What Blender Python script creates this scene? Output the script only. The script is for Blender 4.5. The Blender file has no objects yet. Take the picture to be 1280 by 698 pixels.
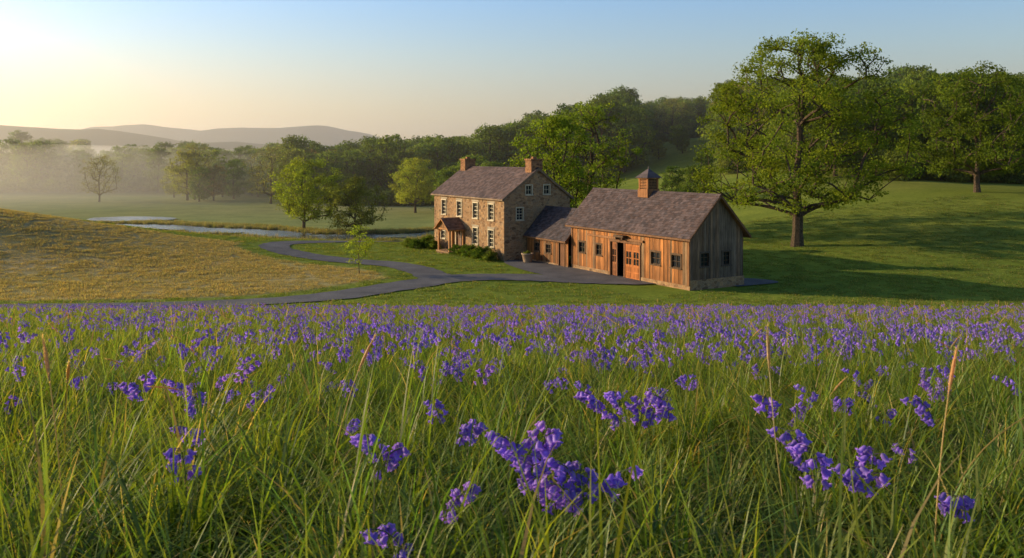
import bpy, math, random
import numpy as np
from mathutils import Vector, Matrix, Euler
rng=np.random.default_rng(7); random.seed(7)
scene=bpy.context.scene
COL=scene.collection
# ------------------------------------------------------------------ helpers
def ss(a,b,x):
    t=np.clip((np.asarray(x,float)-a)/(b-a),0,1); return t*t*(3-2*t)
def H(x,y):
    x=np.asarray(x,float); y=np.asarray(y,float)
    k=.5
    n=-1-.16*np.maximum(y,-15)
    z=-9.35+k*np.logaddexp(0,(n+9.35)/k)
    z=z-1.65*ss(93,112,y)*ss(4,-16,x)
    z=z+5*ss(10,65,x)*ss(55,115,y)
    z=z+10.5*ss(110,260,y)*ss(-20,60,x)
    u=np.maximum(0,x+62)/24.5
    z=z+4.9*np.exp(-u*u-((y-84)/17.)**2)
    z=z+.8*np.sin(x*.045)*np.sin(y*.05+1)*ss(18,45,x)*ss(70,110,y)
    return z
def Hs(x,y): return float(H(x,y))
def vnoise(x,y,s,seed=0):
    x=np.asarray(x,float)/s; y=np.asarray(y,float)/s
    xi=np.floor(x); yi=np.floor(y); fx=x-xi; fy=y-yi
    fx=fx*fx*(3-2*fx); fy=fy*fy*(3-2*fy)
    def h(a,b):
        v=np.sin(a*127.1+b*311.7+seed*74.7)*43758.5453
        return v-np.floor(v)
    return (h(xi,yi)*(1-fx)+h(xi+1,yi)*fx)*(1-fy)+(h(xi,yi+1)*(1-fx)+h(xi+1,yi+1)*fx)*fy
class MB:
    def __init__(s): s.v=[];s.f=[];s.c=[];s.m=[]
    def face(s,pts,col=(1,1,1),m=0):
        i=len(s.v); s.v+= [tuple(p) for p in pts]; s.c+=[col]*len(pts); s.f.append(tuple(range(i,i+len(pts)))); s.m.append(m)
    def box(s,lo,hi,col=(1,1,1),m=0):
        x0,y0,z0=lo;x1,y1,z1=hi;i=len(s.v)
        s.v+=[(x0,y0,z0),(x1,y0,z0),(x1,y1,z0),(x0,y1,z0),(x0,y0,z1),(x1,y0,z1),(x1,y1,z1),(x0,y1,z1)]
        s.c+=[col]*8
        for f in ((0,3,2,1),(4,5,6,7),(0,1,5,4),(1,2,6,5),(2,3,7,6),(3,0,4,7)):
            s.f.append(tuple(i+k for k in f)); s.m.append(m)
    def tube(s,p,q,r0,r1,n=5,col=(1,1,1),m=0):
        p=Vector(p);q=Vector(q);d=(q-p)
        if d.length<1e-6:return
        d.normalize(); a=d.orthogonal().normalized(); b=d.cross(a); i=len(s.v)
        for c,r in ((p,r0),(q,r1)):
            for k in range(n):
                t=2*math.pi*k/n; s.v.append(tuple(c+a*math.cos(t)*r+b*math.sin(t)*r)); s.c.append(col)
        for k in range(n):
            s.f.append((i+k,i+(k+1)%n,i+n+(k+1)%n,i+n+k)); s.m.append(m)
    def quads(s,V,C,m=0):
        i=len(s.v); n=len(V)//4
        s.v+=V.tolist(); s.c+=C.tolist()
        s.f+=(np.arange(n*4).reshape(n,4)+i).tolist(); s.m+=[m]*n
    def lathe(s,prof,n,cx,cy,col=(1,1,1),m=0):
        i=len(s.v)
        for r,z in prof:
            for k in range(n):
                t=2*math.pi*k/n; s.v.append((cx+r*math.cos(t),cy+r*math.sin(t),z)); s.c.append(col)
        for j in range(len(prof)-1):
            for k in range(n):
                s.f.append((i+j*n+k,i+j*n+(k+1)%n,i+(j+1)*n+(k+1)%n,i+(j+1)*n+k)); s.m.append(m)
    def mesh(s,name,mats,smooth=False):
        me=bpy.data.meshes.new(name); me.from_pydata(s.v,[],s.f)
        at=me.color_attributes.new('Col','FLOAT_COLOR','POINT')
        c=np.ones((len(s.v),4),np.float32); c[:,:3]=np.array(s.c,np.float32).reshape(-1,3)
        at.data.foreach_set('color',c.ravel())
        for m in mats: me.materials.append(m)
        me.polygons.foreach_set('material_index',np.array(s.m,np.int32))
        if smooth: me.polygons.foreach_set('use_smooth',np.ones(len(s.f),bool))
        me.update(); return me
    def obj(s,name,mats,parent=None,smooth=False,link=True):
        o=bpy.data.objects.new(name,s.mesh(name,mats,smooth))
        if link: COL.objects.link(o)
        if parent: o.parent=parent
        return o
def empty(name,loc,rz=0):
    e=bpy.data.objects.new(name,None); e.location=loc; e.rotation_euler=(0,0,rz); COL.objects.link(e); return e
# ------------------------------------------------------------------ materials
class NT:
    def __init__(s,name):
        s.mat=bpy.data.materials.new(name); s.mat.use_nodes=True; s.t=s.mat.node_tree; s.t.nodes.clear()
        s.out=s.n('ShaderNodeOutputMaterial')
    def n(s,ty,**k):
        nd=s.t.nodes.new(ty)
        for a,b in k.items():
            if hasattr(nd,a): setattr(nd,a,b)
        return nd
    def l(s,a,b): s.t.links.new(a,b)
    def col(s): return s.n('ShaderNodeAttribute',attribute_name='Col').outputs['Color']
    def mix(s,mode,fac,a,b):
        nd=s.t.nodes.new('ShaderNodeMix'); nd.data_type='RGBA'; nd.blend_type=mode
        for sock,v in ((nd.inputs[0],fac),(nd.inputs[6],a),(nd.inputs[7],b)):
            if hasattr(v,'is_output') : s.l(v,sock)
            else: sock.default_value = v if not isinstance(v,tuple) else (*v,1)[:4]
        return nd.outputs[2]
    def noise(s,scale,detail=4,coord='Object',vec=None,rough=.55):
        nd=s.n('ShaderNodeTexNoise'); nd.inputs['Scale'].default_value=scale; nd.inputs['Detail'].default_value=detail; nd.inputs['Roughness'].default_value=rough
        if vec is None:
            tc=s.n('ShaderNodeTexCoord'); vec=tc.outputs[coord]
        s.l(vec,nd.inputs['Vector']); return nd.outputs['Fac']
    def ramp(s,fac,stops):
        r=s.n('ShaderNodeValToRGB'); e=r.color_ramp.elements
        while len(e)<len(stops): e.new(.5)
        for el,(p,c) in zip(e,stops):
            el.position=p; el.color=(*c,1) if len(c)==3 else c
        s.l(fac,r.inputs[0]); return r.outputs[0]
    def bump(s,h,st=.5,dist=.05):
        b=s.n('ShaderNodeBump'); b.inputs['Strength'].default_value=st; b.inputs['Distance'].default_value=dist; s.l(h,b.inputs['Height']); return b.outputs[0]
    def pbr(s,col,rough=.8,normal=None,spec=.3,metal=0):
        p=s.n('ShaderNodeBsdfPrincipled')
        if hasattr(col,'is_output'): s.l(col,p.inputs['Base Color'])
        else: p.inputs['Base Color'].default_value=(*col,1)
        p.inputs['Roughness'].default_value=rough; p.inputs['Specular IOR Level'].default_value=spec; p.inputs['Metallic'].default_value=metal
        if normal is not None: s.l(normal,p.inputs['Normal'])
        s.l(p.outputs[0],s.out.inputs[0]); return s.mat
def g(v): return (v,v,v)
def leafmat(name,trans=.45,var=.25,gloss=.06,tm=(1.3,1.3,.5)):
    m=NT(name); c=m.col()
    oi=m.n('ShaderNodeObjectInfo')
    r=m.ramp(oi.outputs['Random'],[(0,(1-var,1-var*.6,1-var)),(.5,(1,1,1)),(1,(1+var,1+var*.5,1-var*.3))])
    c=m.mix('MULTIPLY',1.0,c,r)
    d=m.n('ShaderNodeBsdfDiffuse'); t=m.n('ShaderNodeBsdfTranslucent'); x=m.n('ShaderNodeMixShader'); x.inputs[0].default_value=trans
    c2=m.mix('MULTIPLY',1.0,c,tm)
    m.l(c,d.inputs[0]); m.l(c2,t.inputs[0]); m.l(d.outputs[0],x.inputs[1]); m.l(t.outputs[0],x.inputs[2])
    if gloss>0:
        gl=m.n('ShaderNodeBsdfGlossy'); gl.inputs['Roughness'].default_value=.5; x2=m.n('ShaderNodeMixShader'); x2.inputs[0].default_value=gloss
        m.l(x.outputs[0],x2.inputs[1]); m.l(gl.outputs[0],x2.inputs[2]); x=x2
    m.l(x.outputs[0],m.out.inputs[0]); return m.mat
M_leaf=leafmat('leaves',.5,.18,0)
M_grass=leafmat('grass_blades',.5,.18,.03,(1.45,1.35,.5))
M_petal=leafmat('bluebell_petals',.45,.18,.03,(1.2,1.05,1.15))
def barkmat():
    m=NT('bark'); f=m.noise(6,6); c=m.ramp(f,[(.3,(.045,.033,.022)),(.7,(.14,.10,.07))])
    return m.pbr(c,.9,m.bump(f,.6,.05),.1)
M_bark=barkmat()
def groundmat():
    m=NT('ground_grass'); c=m.col()
    tc=m.n('ShaderNodeTexCoord').outputs['Object']
    f=m.noise(.16,6,vec=tc,rough=.65); f2=m.noise(2.5,5,vec=tc,rough=.7); f3=m.noise(14,3,vec=tc)
    c=m.mix('MULTIPLY',1.0,c,m.ramp(f,[(.3,(.74,.8,.72)),(.7,(1.25,1.18,1.15))]))
    c=m.mix('MULTIPLY',1.0,c,m.ramp(f2,[(.3,(.76,.8,.76)),(.7,(1.22,1.18,1.16))]))
    c=m.mix('MULTIPLY',1.0,c,m.ramp(f3,[(.3,g(.8)),(.7,g(1.18))]))
    h=m.mix('ADD',1.0,f2,f3)
    return m.pbr(c,.95,m.bump(h,.6,.10),.05)
M_ground=groundmat()
def roadmat():
    m=NT('asphalt_gravel'); tc=m.n('ShaderNodeTexCoord').outputs['Object']
    f=m.noise(.5,5,vec=tc); f2=m.noise(25,4,vec=tc)
    c=m.ramp(f,[(.3,(.095,.093,.10)),(.7,(.17,.165,.17))])
    c=m.mix('MULTIPLY',1.0,c,m.ramp(f2,[(.35,g(.6)),(.65,g(1.4))]))
    return m.pbr(c,.9,m.bump(f2,.5,.03),.15)
M_road=roadmat()
def stonemat(name,scale=2.6,tint=(1,1,1)):
    m=NT(name); tc=m.n('ShaderNodeTexCoord').outputs['Object']
    mp=m.n('ShaderNodeMapping'); mp.inputs['Scale'].default_value=(1,1,1.7); m.l(tc,mp.inputs[0])
    nz=m.n('ShaderNodeTexNoise'); nz.inputs['Scale'].default_value=3; m.l(mp.outputs[0],nz.inputs['Vector'])
    v0=m.mix('ADD',.06,mp.outputs[0],nz.outputs['Color'])
    va=m.n('ShaderNodeTexVoronoi'); va.inputs['Scale'].default_value=scale; m.l(v0,va.inputs['Vector'])
    vb=m.n('ShaderNodeTexVoronoi',feature='DISTANCE_TO_EDGE'); vb.inputs['Scale'].default_value=scale; m.l(v0,vb.inputs['Vector'])
    sp=m.n('ShaderNodeSeparateColor'); m.l(va.outputs['Color'],sp.inputs[0])
    c=m.ramp(sp.outputs[0],[(0,(.15,.105,.075)),(.25,(.35,.23,.14)),(.5,(.27,.215,.16)),(.75,(.47,.32,.19)),(1,(.22,.15,.095))])
    c=m.mix('MULTIPLY',1.0,c,m.ramp(m.noise(14,4,vec=tc),[(.3,g(.75)),(.7,g(1.25))]))
    e=m.ramp(vb.outputs['Distance'],[(.02,g(0)),(.07,g(1))])
    c=m.mix('MIX',e,(.40,.31,.22),c)
    c=m.mix('MULTIPLY',1.0,c,tint)
    return m.pbr(c,.9,m.bump(e,.7,.04),.15)
M_stone=stonemat('fieldstone',2.9,(1.05,.9,.74))
M_brick=stonemat('chimney_stone',4.0,(.95,.68,.52))
def colmat(name,rough=.8,nscale=6,amp=.3,stretch=(1,1,.08),spec=.2):
    m=NT(name); c=m.col(); tc=m.n('ShaderNodeTexCoord').outputs['Object']
    mp=m.n('ShaderNodeMapping'); mp.inputs['Scale'].default_value=stretch; m.l(tc,mp.inputs[0])
    f=m.noise(nscale,5,vec=mp.outputs[0],rough=.65)
    c=m.mix('MULTIPLY',1.0,c,m.ramp(f,[(.3,g(1-amp)),(.7,g(1+amp))]))
    f2=m.noise(.8,4,vec=tc)
    c=m.mix('MULTIPLY',1.0,c,m.ramp(f2,[(.3,g(.75)),(.7,g(1.17))]))
    return m.pbr(c,rough,m.bump(f,.4,.02),spec)
M_board=colmat('weathered_boards',.75,14,.45)
M_slate=colmat('slate_shingles',.7,5,.25,(1,1,1),.2)
M_trim=colmat('painted_trim',.6,5,.1,(1,1,1),.3)
def glassmat():
    m=NT('window_glass'); return m.pbr((.02,.022,.025),.08,None,.6)
M_glass=glassmat()
def watermat():
    m=NT('water'); f=m.noise(1.6,4); return m.pbr((.06,.065,.06),.16,m.bump(f,.6,.08),1.0)
M_water=watermat()
def dark():
    m=NT('dark_interior'); return m.pbr((.012,.01,.008),1,None,0)
M_dark=dark()
# ------------------------------------------------------------------ roads (world metres)
def catmull(P,n=10):
    P=[np.array(p,float) for p in P]; P=[2*P[0]-P[1]]+P+[2*P[-1]-P[-2]]; out=[]
    for i in range(1,len(P)-2):
        for k in range(n):
            t=k/n; a,b,c,d=P[i-1:i+3]
            out.append(.5*((2*b)+(-a+c)*t+(2*a-5*b+4*c-d)*t*t+(-a+3*b-3*c+d)*t**3))
    out.append(P[-2]); return np.array(out)
R1=catmull([(-95,47),(-60,49),(-45,49.5),(-30,50.5),(-19.5,52.5),(-13,56),(-8.5,61.5),(-4.5,66),(0,66.8),(4.5,65.5),(8.2,64.5)])
R2=catmull([(-5.5,65.5),(-7.5,70.5),(-10.5,74.6),(-15.3,77),(-20,80.5),(-23.6,85),(-24,89.5),(-21,93),(-14,96.5),(-6,100),(4,105)])
def ribbon(name,P,w0,off,mat,nx=6):
    mb=MB(); W=w0 if hasattr(w0,'__len__') else [w0]*len(P)
    T=np.gradient(P,axis=0); T/=np.linalg.norm(T,axis=1)[:,None]; N=np.stack([-T[:,1],T[:,0]],1)
    rows=[]
    for i in range(len(P)):
        r=[]
        for k in range(nx+1):
            s=(k/nx-.5)*W[i]
            if k in(0,nx): s*=1+.05*math.sin(i*1.7+k)+.04*math.sin(i*.63)
            q=P[i]+N[i]*s; r.append((q[0],q[1],Hs(q[0],q[1])+off if off<5 else off))
        rows.append(r)
    for r in rows: mb.v+=r; mb.c+=[(1,1,1)]*(nx+1)
    for i in range(len(P)-1):
        for k in range(nx):
            a=i*(nx+1)+k; mb.f.append((a,a+nx+1,a+nx+2,a+1)); mb.m.append(0)
    return mb.obj(name,[mat],smooth=True)
ribbon('driveway_road',R1,3.6,.060,M_road)
ribbon('loop_road',R2,2.9,.052,M_road)
def sheet(name,poly,off,mat,z=None,n=1):
    mb=MB(); c=np.mean(poly,axis=0)
    K=10
    pl=catmull(list(poly)+[poly[0]],6)[:-1]
    rings=[[(c[0]+(p[0]-c[0])*k/K, c[1]+(p[1]-c[1])*k/K) for p in pl] for k in range(0,K+1)]
    for r in rings:
        for p in r: mb.v.append((p[0],p[1],(Hs(*p)+off) if z is None else z)); mb.c.append((1,1,1))
    n=len(pl)
    for k in range(K):
        for j in range(n):
            a=k*n+j;b=k*n+(j+1)%n; mb.f.append((a,b,b+n,a+n)); mb.m.append(0)
    return mb.obj(name,[mat],smooth=True)
th=math.atan2(.5056,.8628)
bx=np.array([math.cos(th),math.sin(th)]); ay=np.array([-math.sin(th),math.cos(th)])
C0=np.array([12.5,60.0])
def loc(x,y,o=C0): return tuple(o+bx*x+ay*y)
sheet('barn_apron',[loc(.3,3.5),loc(.3,13.5),loc(-.2,20.5),loc(-3,21),loc(-4.5,15),loc(-4.2,9),loc(-2.2,4.4)],.075,M_road)
sheet('gable_pad',[loc(4.0,-.6),loc(5.4,-.6),loc(8.2,-.6),loc(8.4,1.2),loc(7,3),loc(5.2,3)],.07,M_road)
def dist_path(x,y,P):
    d=np.full(np.shape(x),1e9)
    for i in range(len(P)-1):
        a=P[i];b=P[i+1];ab=b-a;L=(ab**2).sum()
        t=np.clip(((x-a[0])*ab[0]+(y-a[1])*ab[1])/L,0,1)
        d=np.minimum(d,np.hypot(x-a[0]-t*ab[0],y-a[1]-t*ab[1]))
    return d
def fieldmask(x,y):
    d1=dist_path(x,y,R1); d2=dist_path(x,y,R2); d=np.minimum(d1,d2+.3)
    ymain=np.interp(x,R1[:,0],R1[:,1])
    xs=R2[:50,0][::-1]; ys=R2[:50,1][::-1]
    yl=np.where(x>-23.5,np.interp(x,xs,ys),200)
    yl=np.where(x<=-23.5,87+np.clip(-23.5-x,0,80)*.18,yl)
    return ss(3.3,4.6,d)*(y>ymain)*(y<yl)*(x<-7)
# ------------------------------------------------------------------ ground
def axis(lo,hi,fl,fh,step,gr):
    a=list(np.arange(fl,fh+.01,step)); s=step; v=fh
    while v<hi: s*=gr; v+=s; a.append(v)
    s=step; v=fl; b=[]
    while v>lo: s*=gr; v-=s; b.append(v)
    return np.array(b[::-1]+a)
gx=axis(-4000,4000,-75,75,1.0,1.09); gy=axis(-300,5000,-4,128,1.0,1.07)
X,Y=np.meshgrid(gx,gy); Z=H(X,Y)
c=np.zeros(X.shape+(3,))
meadow=np.array((.045,.07,.016)); lawn=np.array((.19,.25,.036)); fld=np.array((.45,.355,.175)); val=np.array((.25,.29,.095)); woods=np.array((.05,.07,.022))
c[:]=lawn
wr=ss(20,50,X)*ss(60,90,Y)*.45*vnoise(X,Y,14,5); c=c*(1-wr[...,None])+np.array((.26,.23,.07))*wr[...,None]
wv=ss(92,104,Y)*ss(14,-8,X); c=c*(1-wv[...,None])+val*wv[...,None]
ws=ss(140,190,Y)*(X<0)*.5*vnoise(X,Y,18,3); c=c*(1-ws[...,None])+np.array((.36,.30,.15))*ws[...,None]
wf=np.clip(fieldmask(X,Y),0,1)*(.7+.4*vnoise(X,Y,7)); wf=np.clip(wf,0,1); c=c*(1-wf[...,None])+fld*wf[...,None]
wm=1-ss(41,43.5,Y+vnoise(X,Y,3)*1.5); c=c*(1-wm[...,None])+meadow*wm[...,None]
ww=ss(240,270,Y)*(X<20)+ss(130,142,Y)*(X/np.maximum(Y,1)>.4); ww=np.clip(ww,0,1); c=c*(1-ww[...,None])+woods*ww[...,None]
ny,nx=X.shape
me=bpy.data.meshes.new('ground'); V=np.stack([X,Y,Z],-1).reshape(-1,3)
ii=np.arange(ny*nx).reshape(ny,nx); F=np.stack([ii[:-1,:-1],ii[:-1,1:],ii[1:,1:],ii[1:,:-1]],-1).reshape(-1,4)
me.from_pydata(V.tolist(),[],F.tolist()); at=me.color_attributes.new('Col','FLOAT_COLOR','POINT')
cc=np.ones((len(V),4),np.float32); cc[:,:3]=c.reshape(-1,3); at.data.foreach_set('color',cc.ravel())
me.materials.append(M_ground); me.polygons.foreach_set('use_smooth',np.ones(len(F),bool))
o=bpy.data.objects.new('ground',me); COL.objects.link(o)
# water
S1=catmull([(-78,139),(-66,138),(-58,136),(-50,132),(-44,128.5),(-38,126.5),(-33,122),(-28,118.5),(-21,118),(-12,121),(-4,130)])
def flatribbon(name,P,W,z,mat):
    mb=MB(); T=np.gradient(P,axis=0); T/=np.linalg.norm(T,axis=1)[:,None]; N=np.stack([-T[:,1],T[:,0]],1)
    for i in range(len(P)):
        w=W*(1+.3*math.sin(i*.35)+.15*math.sin(i*1.1))
        for s in(-.5,.5):
            q=P[i]+N[i]*s*w; mb.v.append((q[0],q[1],z)); mb.c.append((1,1,1))
    for i in range(len(P)-1): mb.f.append((2*i,2*i+2,2*i+3,2*i+1)); mb.m.append(0)
    return mb.obj(name,[mat])
zw=-10.84
flatribbon('stream_water',S1,7.0,zw,M_water)
sheet('pond_water',[(-75,150),(-70,147),(-63,149),(-60,152),(-63,157),(-71,159),(-76,156)],0,M_water,z=zw)
# distant hills
def hills(name,yc,depth,prof,col):
    mb=MB(); xs=np.arange(-3600,3601,30.); nyy=14
    hh=np.interp(xs,[p[0] for p in prof],[p[1] for p in prof])
    hh=hh+9*(vnoise(xs,xs*0,160,3)-.5)+5*(vnoise(xs,xs*0,60,5)-.5)+3*(vnoise(xs,xs*0,31,8)-.5)
    for j in range(nyy+1):
        t=j/nyy; k=math.sin(math.pi*t)**1.3
        for i,x in enumerate(xs):
            mb.v.append((x,yc+(t-.5)*depth,-14+(hh[i]+14)*k*(1-.12*vnoise(x,t*depth,120,2)) )); mb.c.append(col)
    n=len(xs)
    for j in range(nyy):
        for i in range(n-1): mb.f.append((j*n+i,j*n+i+1,(j+1)*n+i+1,(j+1)*n+i)); mb.m.append(0)
    return mb.obj(name,[M_ground],smooth=True)
hills('distant_hills',2500,900,[(-3600,60),(-1700,66),(-1300,75),(-1060,104),(-900,86),(-760,92),(-560,100),(-430,75),(-250,35),(100,20),(3600,30)],(.04,.055,.05))
hills('wooded_ridge',1300,400,[(-3600,50),(-800,52),(-640,46),(-520,28),(-300,16),(100,10),(3600,20)],(.04,.055,.035))
# ------------------------------------------------------------------ instancing
def scatter(name,pts,rot,scl,idx,objs):
    col=bpy.data.collections.new(name+'_parts')
    for ob in objs: col.objects.link(ob)
    me=bpy.data.meshes.new(name); me.from_pydata(np.asarray(pts).tolist(),[],[])
    a=me.attributes.new('rot','FLOAT_VECTOR','POINT'); a.data.foreach_set('vector',np.asarray(rot,np.float32).ravel())
    a=me.attributes.new('scl','FLOAT','POINT'); a.data.foreach_set('value',np.asarray(scl,np.float32))
    a=me.attributes.new('idx','INT','POINT'); a.data.foreach_set('value',np.asarray(idx,np.int32))
    ob=bpy.data.objects.new(name,me); COL.objects.link(ob)
    ng=bpy.data.node_groups.new(name+'_scatter','GeometryNodeTree')
    ng.interface.new_socket('Geometry',in_out='INPUT',socket_type='NodeSocketGeometry'); ng.interface.new_socket('Geometry',in_out='OUTPUT',socket_type='NodeSocketGeometry')
    N=ng.nodes; L=ng.links
    gi=N.new('NodeGroupInput'); go=N.new('NodeGroupOutput'); iop=N.new('GeometryNodeInstanceOnPoints')
    ci=N.new('GeometryNodeCollectionInfo'); ci.inputs['Collection'].default_value=col; ci.inputs['Separate Children'].default_value=True; ci.inputs['Reset Children'].default_value=True
    def at(nm,ty):
        q=N.new('GeometryNodeInputNamedAttribute'); q.data_type=ty; q.inputs['Name'].default_value=nm; return q.outputs['Attribute']
    e=N.new('FunctionNodeEulerToRotation')
    L.new(at('rot','FLOAT_VECTOR'),e.inputs[0]); L.new(e.outputs[0],iop.inputs['Rotation'])
    L.new(at('scl','FLOAT'),iop.inputs['Scale']); L.new(at('idx','INT'),iop.inputs['Instance Index'])
    iop.inputs['Pick Instance'].default_value=True
    L.new(gi.outputs[0],iop.inputs['Points']); L.new(ci.outputs[0],iop.inputs['Instance']); L.new(iop.outputs[0],go.inputs[0])
    md=ob.modifiers.new('scatter','NODES'); md.node_group=ng
    return ob
def rots(n,tilt=.12):
    return np.stack([rng.normal(0,tilt,n),rng.normal(0,tilt,n),rng.uniform(0,6.283,n)],1)
def onground(x,y): return np.stack([x,y,H(x,y)],1)
# ------------------------------------------------------------------ grass (vectorised blades)
def blades(name,n,size,h0,h1,w,segs,straw=.15,bend=(.2,.9),gcol=(.05,.125,.014),tcol=(.22,.29,.045),scol=(.52,.40,.17),round_=False,clumpn=0,tall=0):
    R=np.random.default_rng(sum(ord(ch)*(i+1) for i,ch in enumerate(name)))
    if round_:
        a=R.uniform(0,6.283,n); r=size*np.sqrt(R.uniform(0,1,n)); bxx,by=r*np.cos(a),r*np.sin(a)
    else:
        bxx=R.uniform(-size/2,size/2,n); by=R.uniform(-size/2,size/2,n)
    hm=np.ones(n); ph=R.uniform(0,6.283,n)
    if clumpn:
        cx=R.uniform(-size/2,size/2,clumpn); cy=R.uniform(-size/2,size/2,clumpn); ch_=R.uniform(.5,1.28,clumpn); cp=R.uniform(0,6.283,clumpn)
        d=(bxx[:,None]-cx)**2+(by[:,None]-cy)**2; j=d.argmin(1); hm=ch_[j]
        bxx=bxx+(cx[j]-bxx)*.38; by=by+(cy[j]-by)*.38
        ph=np.where(R.uniform(0,1,n)<.55,cp[j]+R.normal(0,.7,n),ph)
    h=R.uniform(h0,h1,n)*hm; 
    tl=R.uniform(0,1,n)<tall; h=np.where(tl,h*1.45,h)
    bd=R.uniform(bend[0],bend[1],n)**1.3; dx,dy=np.cos(ph),np.sin(ph); ww=w*R.uniform(.5,1.45,n); tw=R.uniform(-.9,.9,n)
    st=(R.uniform(0,1,n)<straw)[:,None]; gg=R.uniform(.65,1.35,n)[:,None]; hue=R.uniform(-1,1,n)[:,None]*np.array([.35,.08,-.1])
    V=np.zeros((n,segs+1,2,3)); C=np.zeros((n,segs+1,2,3))
    for k in range(segs+1):
        t=k/segs; px=bxx+dx*bd*h*t*t; py=by+dy*bd*h*t*t; pz=h*(t-.42*bd*t**2.6)
        q=ph+math.pi/2+tw*t; wd=ww*(1-t**1.8)*.5+.0003
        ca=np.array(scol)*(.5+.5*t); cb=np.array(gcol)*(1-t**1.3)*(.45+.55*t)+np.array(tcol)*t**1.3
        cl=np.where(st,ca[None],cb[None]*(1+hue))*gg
        for s,si in((-1,0),(1,1)):
            V[:,k,si]=np.stack([px+np.cos(q)*wd*s,py+np.sin(q)*wd*s,pz],1); C[:,k,si]=cl
    idx=np.arange(n*(segs+1)*2).reshape(n,segs+1,2)
    F=np.stack([idx[:,:-1,0],idx[:,:-1,1],idx[:,1:,1],idx[:,1:,0]],-1).reshape(-1,4)
    mb=MB(); mb.v=V.reshape(-1,3).tolist(); mb.c=C.reshape(-1,3).tolist(); mb.f=F.tolist(); mb.m=[0]*len(F)
    return mb.obj(name,[M_grass],link=False)
def field_pts(y0,y1,dens,mx=3):
    n=int(dens*((y1**2-y0**2)*.62+2*mx*(y1-y0)))
    y=np.sqrt(rng.uniform(y0**2,y1**2,n*2)); x=rng.uniform(-1,1,n*2)*(.62*y1+mx)
    k=np.abs(x)<.62*y+mx; x=x[k][:n]; y=y[k][:n]; return x,y
def inst(name,x,y,objs,s0,s1,tilt=.12,patch=None):
    s=rng.uniform(s0,s1,len(x))
    if patch: s=s*(patch[0]+(patch[1]-patch[0])*vnoise(x,y,patch[2],9))
    return scatter(name,onground(x,y),rots(len(x),tilt),s,rng.integers(0,len(objs),len(x)),objs)
def tiles(name,y0,y1,sz,objs,mx=3,s0=.94,s1=1.1):
    P=[];Rr=[];S=[];I=[]
    yy=y0+sz/2
    while yy<y1:
        w=.62*(yy+sz)+mx; nxx=int(w/sz)+1
        for k in range(-nxx,nxx+1):
            x=k*sz; a=math.atan2(Hs(x,yy+.6)-Hs(x,yy-.6),1.2)
            e=(Matrix.Rotation(a,3,'X')@Matrix.Rotation(random.choice((0,1,2,3))*math.pi/2,3,'Z')).to_euler()
            P.append((x,yy,Hs(x,yy)-.01)); Rr.append(tuple(e)); S.append(random.uniform(s0,s1)); I.append(random.randrange(len(objs)))
        yy+=sz
    return scatter(name,P,Rr,S,I,objs)
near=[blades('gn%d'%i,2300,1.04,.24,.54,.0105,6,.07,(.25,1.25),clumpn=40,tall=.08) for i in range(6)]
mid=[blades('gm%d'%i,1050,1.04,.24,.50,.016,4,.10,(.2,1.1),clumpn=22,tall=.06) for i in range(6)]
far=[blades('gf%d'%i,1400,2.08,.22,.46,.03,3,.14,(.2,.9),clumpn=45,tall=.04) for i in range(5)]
tiles('meadow_grass',1.0,8.0,1.0,near,2.2)
tiles('meadow_grass.001',8.0,20.0,1.0,mid,3)
tiles('meadow_grass.002',20.0,43.0,2.0,far,4)
lawnc=[blades('gl%d'%i,70,.6,.05,.13,.035,2,.04,(.2,.8),(.15,.21,.03),(.25,.31,.05),round_=True) for i in range(3)]
n=13000; x=rng.uniform(-50,60,n); y=rng.uniform(42,108,n)
rd=np.minimum(dist_path(x,y,R1)-2.15,dist_path(x,y,R2)-1.8)
lx=(x-C0[0])*bx[0]+(y-C0[1])*bx[1]; ly=(x-C0[0])*ay[0]+(y-C0[1])*ay[1]
inb=((lx>-4.9)&(lx<9)&(ly>-1)&(ly<21.5))|((lx>-3)&(lx<5)&(ly>21)&(ly<37))
k=(rd>0)&(fieldmask(x,y)<.3)&(~inb)&~((x<-20)&(y>108)); inst('lawn_grass',x[k],y[k],lawnc,.6,1.2,.06)
hay=[blades('gh%d'%i,60,.7,.08,.24,.035,3,.35,(.1,.6),(.32,.28,.12),(.46,.38,.19),(.52,.41,.24),round_=True) for i in range(3)]
n=20000; x=rng.uniform(-95,-7,n); y=rng.uniform(50,104,n); k=(fieldmask(x,y)>.6)
inst('hay_field_grass',x[k],y[k],hay,.6,1.0,.06,(.6,1.1,5))
reed=[blades('gr%d'%i,60,.6,.3,.8,.05,3,.35,(.1,.5),(.13,.16,.05),(.24,.24,.09),(.42,.33,.17),round_=True) for i in range(3)]
ps=[]
for i in range(len(S1)):
    for _ in range(16):
        s=random.uniform(4.2,9); ps.append((S1[i][0]+random.uniform(-1,1),S1[i][1]+s))
    for _ in range(3):
        s=random.uniform(5.5,9); ps.append((S1[i][0]+random.uniform(-1,1),S1[i][1]-s))
ps=np.array(ps); k=(dist_path(ps[:,0],ps[:,1],S1)>4.0)&(np.hypot(ps[:,0]+69,ps[:,1]-153)>9.5); ps=ps[k]
inst('stream_bank_reeds',ps[:,0],ps[:,1],reed,.5,1.1)
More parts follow.
